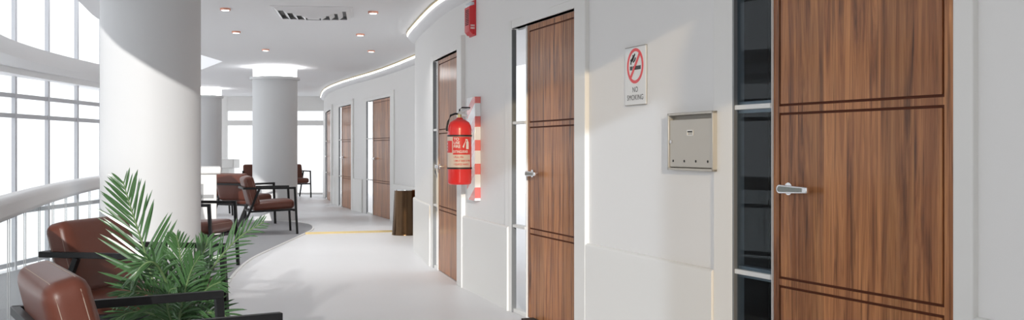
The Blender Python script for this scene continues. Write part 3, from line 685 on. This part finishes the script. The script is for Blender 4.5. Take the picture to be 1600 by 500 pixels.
def wtext(body, size, x, z, m, left=True, sx=1.0, bold=.0006, r=None):
    t = text_mb(body, size, 1.0, bold); xs = [v[0] for v in t.v]; o = -min(xs) * sx if left else 0
    w = MB(); w.add([(v[0] * sx + o + x, v[1] + z, 0) for v in t.v], t.f); wrap(w, r or RB + .003, A0).build('lettering', m, ex)
wtext('TO', .032, -.066, .372, M['whiteink']); wtext('USE', .032, -.066, .342, M['whiteink']); wtext('FIRE', .032, -.066, .312, M['whiteink']); wtext('EXTINGUISHER', .031, -.070, .270, M['whiteink'], sx=.62, bold=.0004)
for z, tx in ((.225, '• PULL PIN'), (.196, '• AIM AT BASE OF FIRE'), (.167, '• SQUEEZE HANDLE')): wtext(tx, .021, -.066, z, M['redink'], sx=.72 if len(tx) > 12 else .85, bold=.0002)
# pictogram: small extinguisher with a horn
pic = MB(); pic.add([(.040, .292, 0), (.068, .292, 0), (.068, .348, 0), (.061, .358, 0), (.047, .358, 0), (.040, .348, 0)], [(0, 1, 2, 3, 4, 5)])
pic.add([(.050, .358, 0), (.058, .358, 0), (.058, .370, 0), (.050, .370, 0)], [(0, 1, 2, 3)]); pic.add([(.034, .368, 0), (.058, .362, 0), (.060, .370, 0), (.036, .376, 0)], [(0, 1, 2, 3)])
pic.add([(.008, .310, 0), (.020, .300, 0), (.030, .342, 0), (.026, .345, 0)], [(0, 1, 2, 3)]); pic.add([(.026, .342, 0), (.031, .342, 0), (.046, .372, 0), (.041, .374, 0)], [(0, 1, 2, 3)])
wrap(pic, RB + .003, A0).build('pictogram', M['whiteink'], ex)
for z in (.335, .31, .285): wtext('FIRE', .018, -.17, z, M['whiteink'], sx=.8)
MB().tube([(0, 0, .545), (0, 0, .585)], .017, 20).build('valve', M['brass'], ex, smooth=True)
Rt = Vector((t.x, t.y, 0))
hd = MB(); out = -Vector((t.y * -1, t.x, 0)) * -1
nv = Vector((-t.y, t.x, 0))  # into the wall
hd.bar(Vector((0, 0, .575)) - nv * .01, Vector((0, 0, .568)) - nv * .07 * -1 + Rt * .0, .022, .008)
hd.bar(Vector((0, 0, .592)) - nv * .012, Vector((0, 0, .63)) + nv * .085, .02, .006)
hd.build('lever_handle', M['chrome'], ex, bevel=.002)
MB().tube([Vector((0, 0, .58)), Vector((0, 0, .585)) - Rt * .02 - nv * .03, Vector((0, 0, .57)) - nv * .075, Vector((0, 0, .52)) - nv * .097, Vector((0, 0, .47)) - nv * .108, Vector((0, 0, .44)) - nv * .108], .0085, 10).build('hose', M['rubber'], ex, smooth=True)
MB().tube([Vector((0, 0, .585)), Vector((0, 0, .62)), Vector((0, 0, .635)) + nv * .02, Vector((0, 0, .635)) + nv * .09], .006, 8).build('carry_wire', M['rubber'], ex, smooth=True)
MB().tube([Vector((0, 0, .59)) + Rt * .015, Vector((0, 0, .59)) + Rt * .03], .014, 16).build('gauge', M['whiteink'], ex, smooth=True)
MB().box(-.012, .012, -.03, .03, -.03, .03).build('wall_hook', M['chrome'], ex, loc=nv * .085 + Vector((0, 0, .40)), rot=(0, 0, math.atan2(nv.y, nv.x) + math.pi / 2))
MB().bar(nv * .09 + Vector((0, 0, .40)), nv * .10 + Vector((0, 0, .40)), .03, .02).build('wall_bracket', M['black'], ex)
# fire alarm
sA = F.find(740, -.0, 3, 7)
al = on_wall('fire_alarm', F, sA, 2.17, 'red fire alarm sounder with clear strobe high on the wall', 'fire alarm')
MB().box(-.10, .08, -.012, 0, -.01, .29).build('back_plate', M['redp'], al, bevel=.003)
MB().add([(-.09, -.03, 0), (.07, -.03, 0), (.07, -.055, .03), (-.09, -.055, .03), (-.09, -.055, .235), (.07, -.055, .235), (.07, -.0, .255), (-.09, -.0, .255), (-.09, 0, 0), (.07, 0, 0)],
    [(0, 1, 2, 3), (3, 2, 5, 4), (4, 5, 6, 7), (0, 8, 9, 1), (8, 7, 6, 9), (1, 9, 6, 5, 2), (0, 3, 4, 7, 8)]).build('housing', M['redp'], al, bevel=.004)
gr = MB()
for i in range(9): gr.box(-.055, .045, -.058, -.054, .085 + i * .015, .091 + i * .015)
gr.build('sounder_grille', M['dark'], al)
MB().box(-.075, .06, -.050, -.0, .236, .275).build('strobe_lens', M['clear'], al, bevel=.012, seg=3)
wl = MB()
for r in range(2):
    for c in range(3): wl.box(.0695, .0715, -.045 + c * .014, -.036 + c * .014, .045 + r * .022, .060 + r * .022)
wl.build('white_lettering', M['whiteink'], al)

# ---------------------------------------------------------------- palm
def frond(path, width, nleaf, droop=.25, seed=0, wl=.020, twist=Vector((0, -1, .35)), start=.12):
    """path: rachis points; returns rachis and leaflet mesh builders"""
    rnd = random.Random(seed); pts = Curve3(path); rs = MB(); n = 24
    rs.tube([pts.at(i / n) for i in range(n + 1)], [.0065 * (1 - .8 * i / n) + .001 for i in range(n + 1)], 6)
    lv = MB()
    for i in range(nleaf):
        u = start + (1 - start) * (i + .5) / nleaf; c = pts.at(u); t = pts.tan(u); side = t.cross(twist).normalized()
        prof = (math.sin(math.pi * min(1, (.16 + .84 * (u - start) / (1 - start)) ** .75)) ** .6) * .85 + .15
        for s in (-1, 1):
            L = width * prof * rnd.uniform(.9, 1.08); ang = math.radians(rnd.uniform(40, 52) - 22 * u)
            d = (side * s * math.sin(ang) + t * math.cos(ang)).normalized(); d = (d + twist.normalized() * rnd.uniform(-.10, .22)).normalized()
            w = wl * rnd.uniform(.8, 1.1) * (.6 + .4 * prof); nn = twist.cross(d).normalized() * 1.0; up = d.cross(nn).normalized()
            tl = rnd.uniform(-.5, .5); nn = (nn * math.cos(tl) + up * math.sin(tl)).normalized(); up = d.cross(nn)
            q = []; K = 6
            for k in range(K + 1):
                v = k / K; cc = c + d * L * v + Vector((0, 0, -1)) * droop * L * v * v; ww = w * (math.sin(math.pi * min(1, v * .86 + .10)) ** .7) * (1 if k < K else .05)
                q += [cc - nn * ww / 2, cc + up * ww * .22, cc + nn * ww / 2]
            lv.add(q, [f for k in range(K) for f in ((3 * k, 3 * k + 1, 3 * k + 4, 3 * k + 3), (3 * k + 1, 3 * k + 2, 3 * k + 5, 3 * k + 4))])
    return rs, lv
class Curve3:
    def __init__(s, P): s.P = [Vector(p) for p in P]
    def at(s, u):
        P = [2 * s.P[0] - s.P[1]] + s.P + [2 * s.P[-1] - s.P[-2]]; n = len(s.P) - 1; x = min(max(u, 0), .99999) * n; i = int(x); t = x - i; a, b, c, d = P[i:i + 4]
        return .5 * ((2 * b) + (c - a) * t + (2 * a - 5 * b + 4 * c - d) * t * t + (3 * b - a - 3 * c + d) * t ** 3)
    def tan(s, u): return (s.at(u + .02) - s.at(u - .02)).normalized()
PX, PY = -1.52, 4.62
pl = empty('potted_palm', (PX, PY, .01)); tag(pl, 'green potted palm with feathery fronds between the two front armchairs', 'potted palm')
MB().lathe([(.0, 0), (.12, 0), (.13, .01), (.16, .30), (.165, .31), (.150, .31), (.148, .27), (0, .27)], 48).build('pot', M['pot'], pl, smooth=True)
MB().lathe([(0, .262), (.148, .262), (.145, .285), (0, .29)], 40).build('soil', M['soil'], pl)
def P(px, py, dy):   # a point of the plant, dy metres behind its stem, in the plant's own frame
    Y = PY + dy; return ((px - 800) * Y / FPX - PX, dy, EYE + (HOR - py) * Y / FPX - .01)
base = (0, 0, .28)
FR = [  # rachis points, leaflet length, count, droop, leaflet width
    ([base, P(272, 500, .02), P(240, 440, .02), P(224, 385, 0), P(207, 333, -.03), P(192, 283, -.06)], .27, 25, .06, .018),
    ([base, P(285, 500, -.05), P(310, 455, -.08), P(342, 405, -.12), P(375, 370, -.16), P(412, 347, -.2)], .16, 26, .06, .010),
    ([base, P(272, 480, -.10), P(255, 430, -.2), P(240, 410, -.3), P(222, 415, -.34), P(205, 440, -.36)], .16, 24, .25, .011),
    ([base, P(282, 470, -.1), P(284, 430, -.15), P(281, 395, -.17), P(276, 368, -.2)], .15, 24, .1, .010),
    ([base, P(285, 480, .12), P(300, 430, .2), P(318, 395, .25), P(325, 372, .3)], .17, 24, .15, .013),
    ([base, P(272, 490, -.12), P(245, 465, -.22), P(215, 455, -.3), P(185, 462, -.34)], .16, 24, .2, .011),
    ([base, P(285, 490, -.10), P(305, 470, -.15), P(325, 450, -.18), P(345, 440, -.2)], .16, 22, .2, .011),
    ([base, P(280, 500, -.15), P(288, 460, -.2), P(298, 425, -.24), P(312, 400, -.3)], .17, 22, .2, .012),
    ([base, P(276, 500, .1), P(262, 455, .2), P(245, 415, .25), P(235, 390, .3)], .19, 22, .15, .013),
    ([base, P(270, 510, -.1), P(262, 480, -.25), P(265, 455, -.34), P(275, 450, -.42)], .15, 22, .3, .011),
    ([base, P(290, 505, -.1), P(320, 490, -.12), P(345, 490, -.14), P(365, 505, -.16)], .16, 22, .2, .011),
    ([base, P(262, 505, -.1), P(235, 490, -.12), P(205, 488, -.16), P(180, 500, -.2)], .16, 22, .2, .011),
]
for i, (pa, wd, nl, dr, w) in enumerate(FR):
    r, l = frond(pa, wd, nl, dr, i, w)
    fo = l.build('frond', M['palm'], pl); r.build('stalk', M['palmstem'], fo, smooth=True)
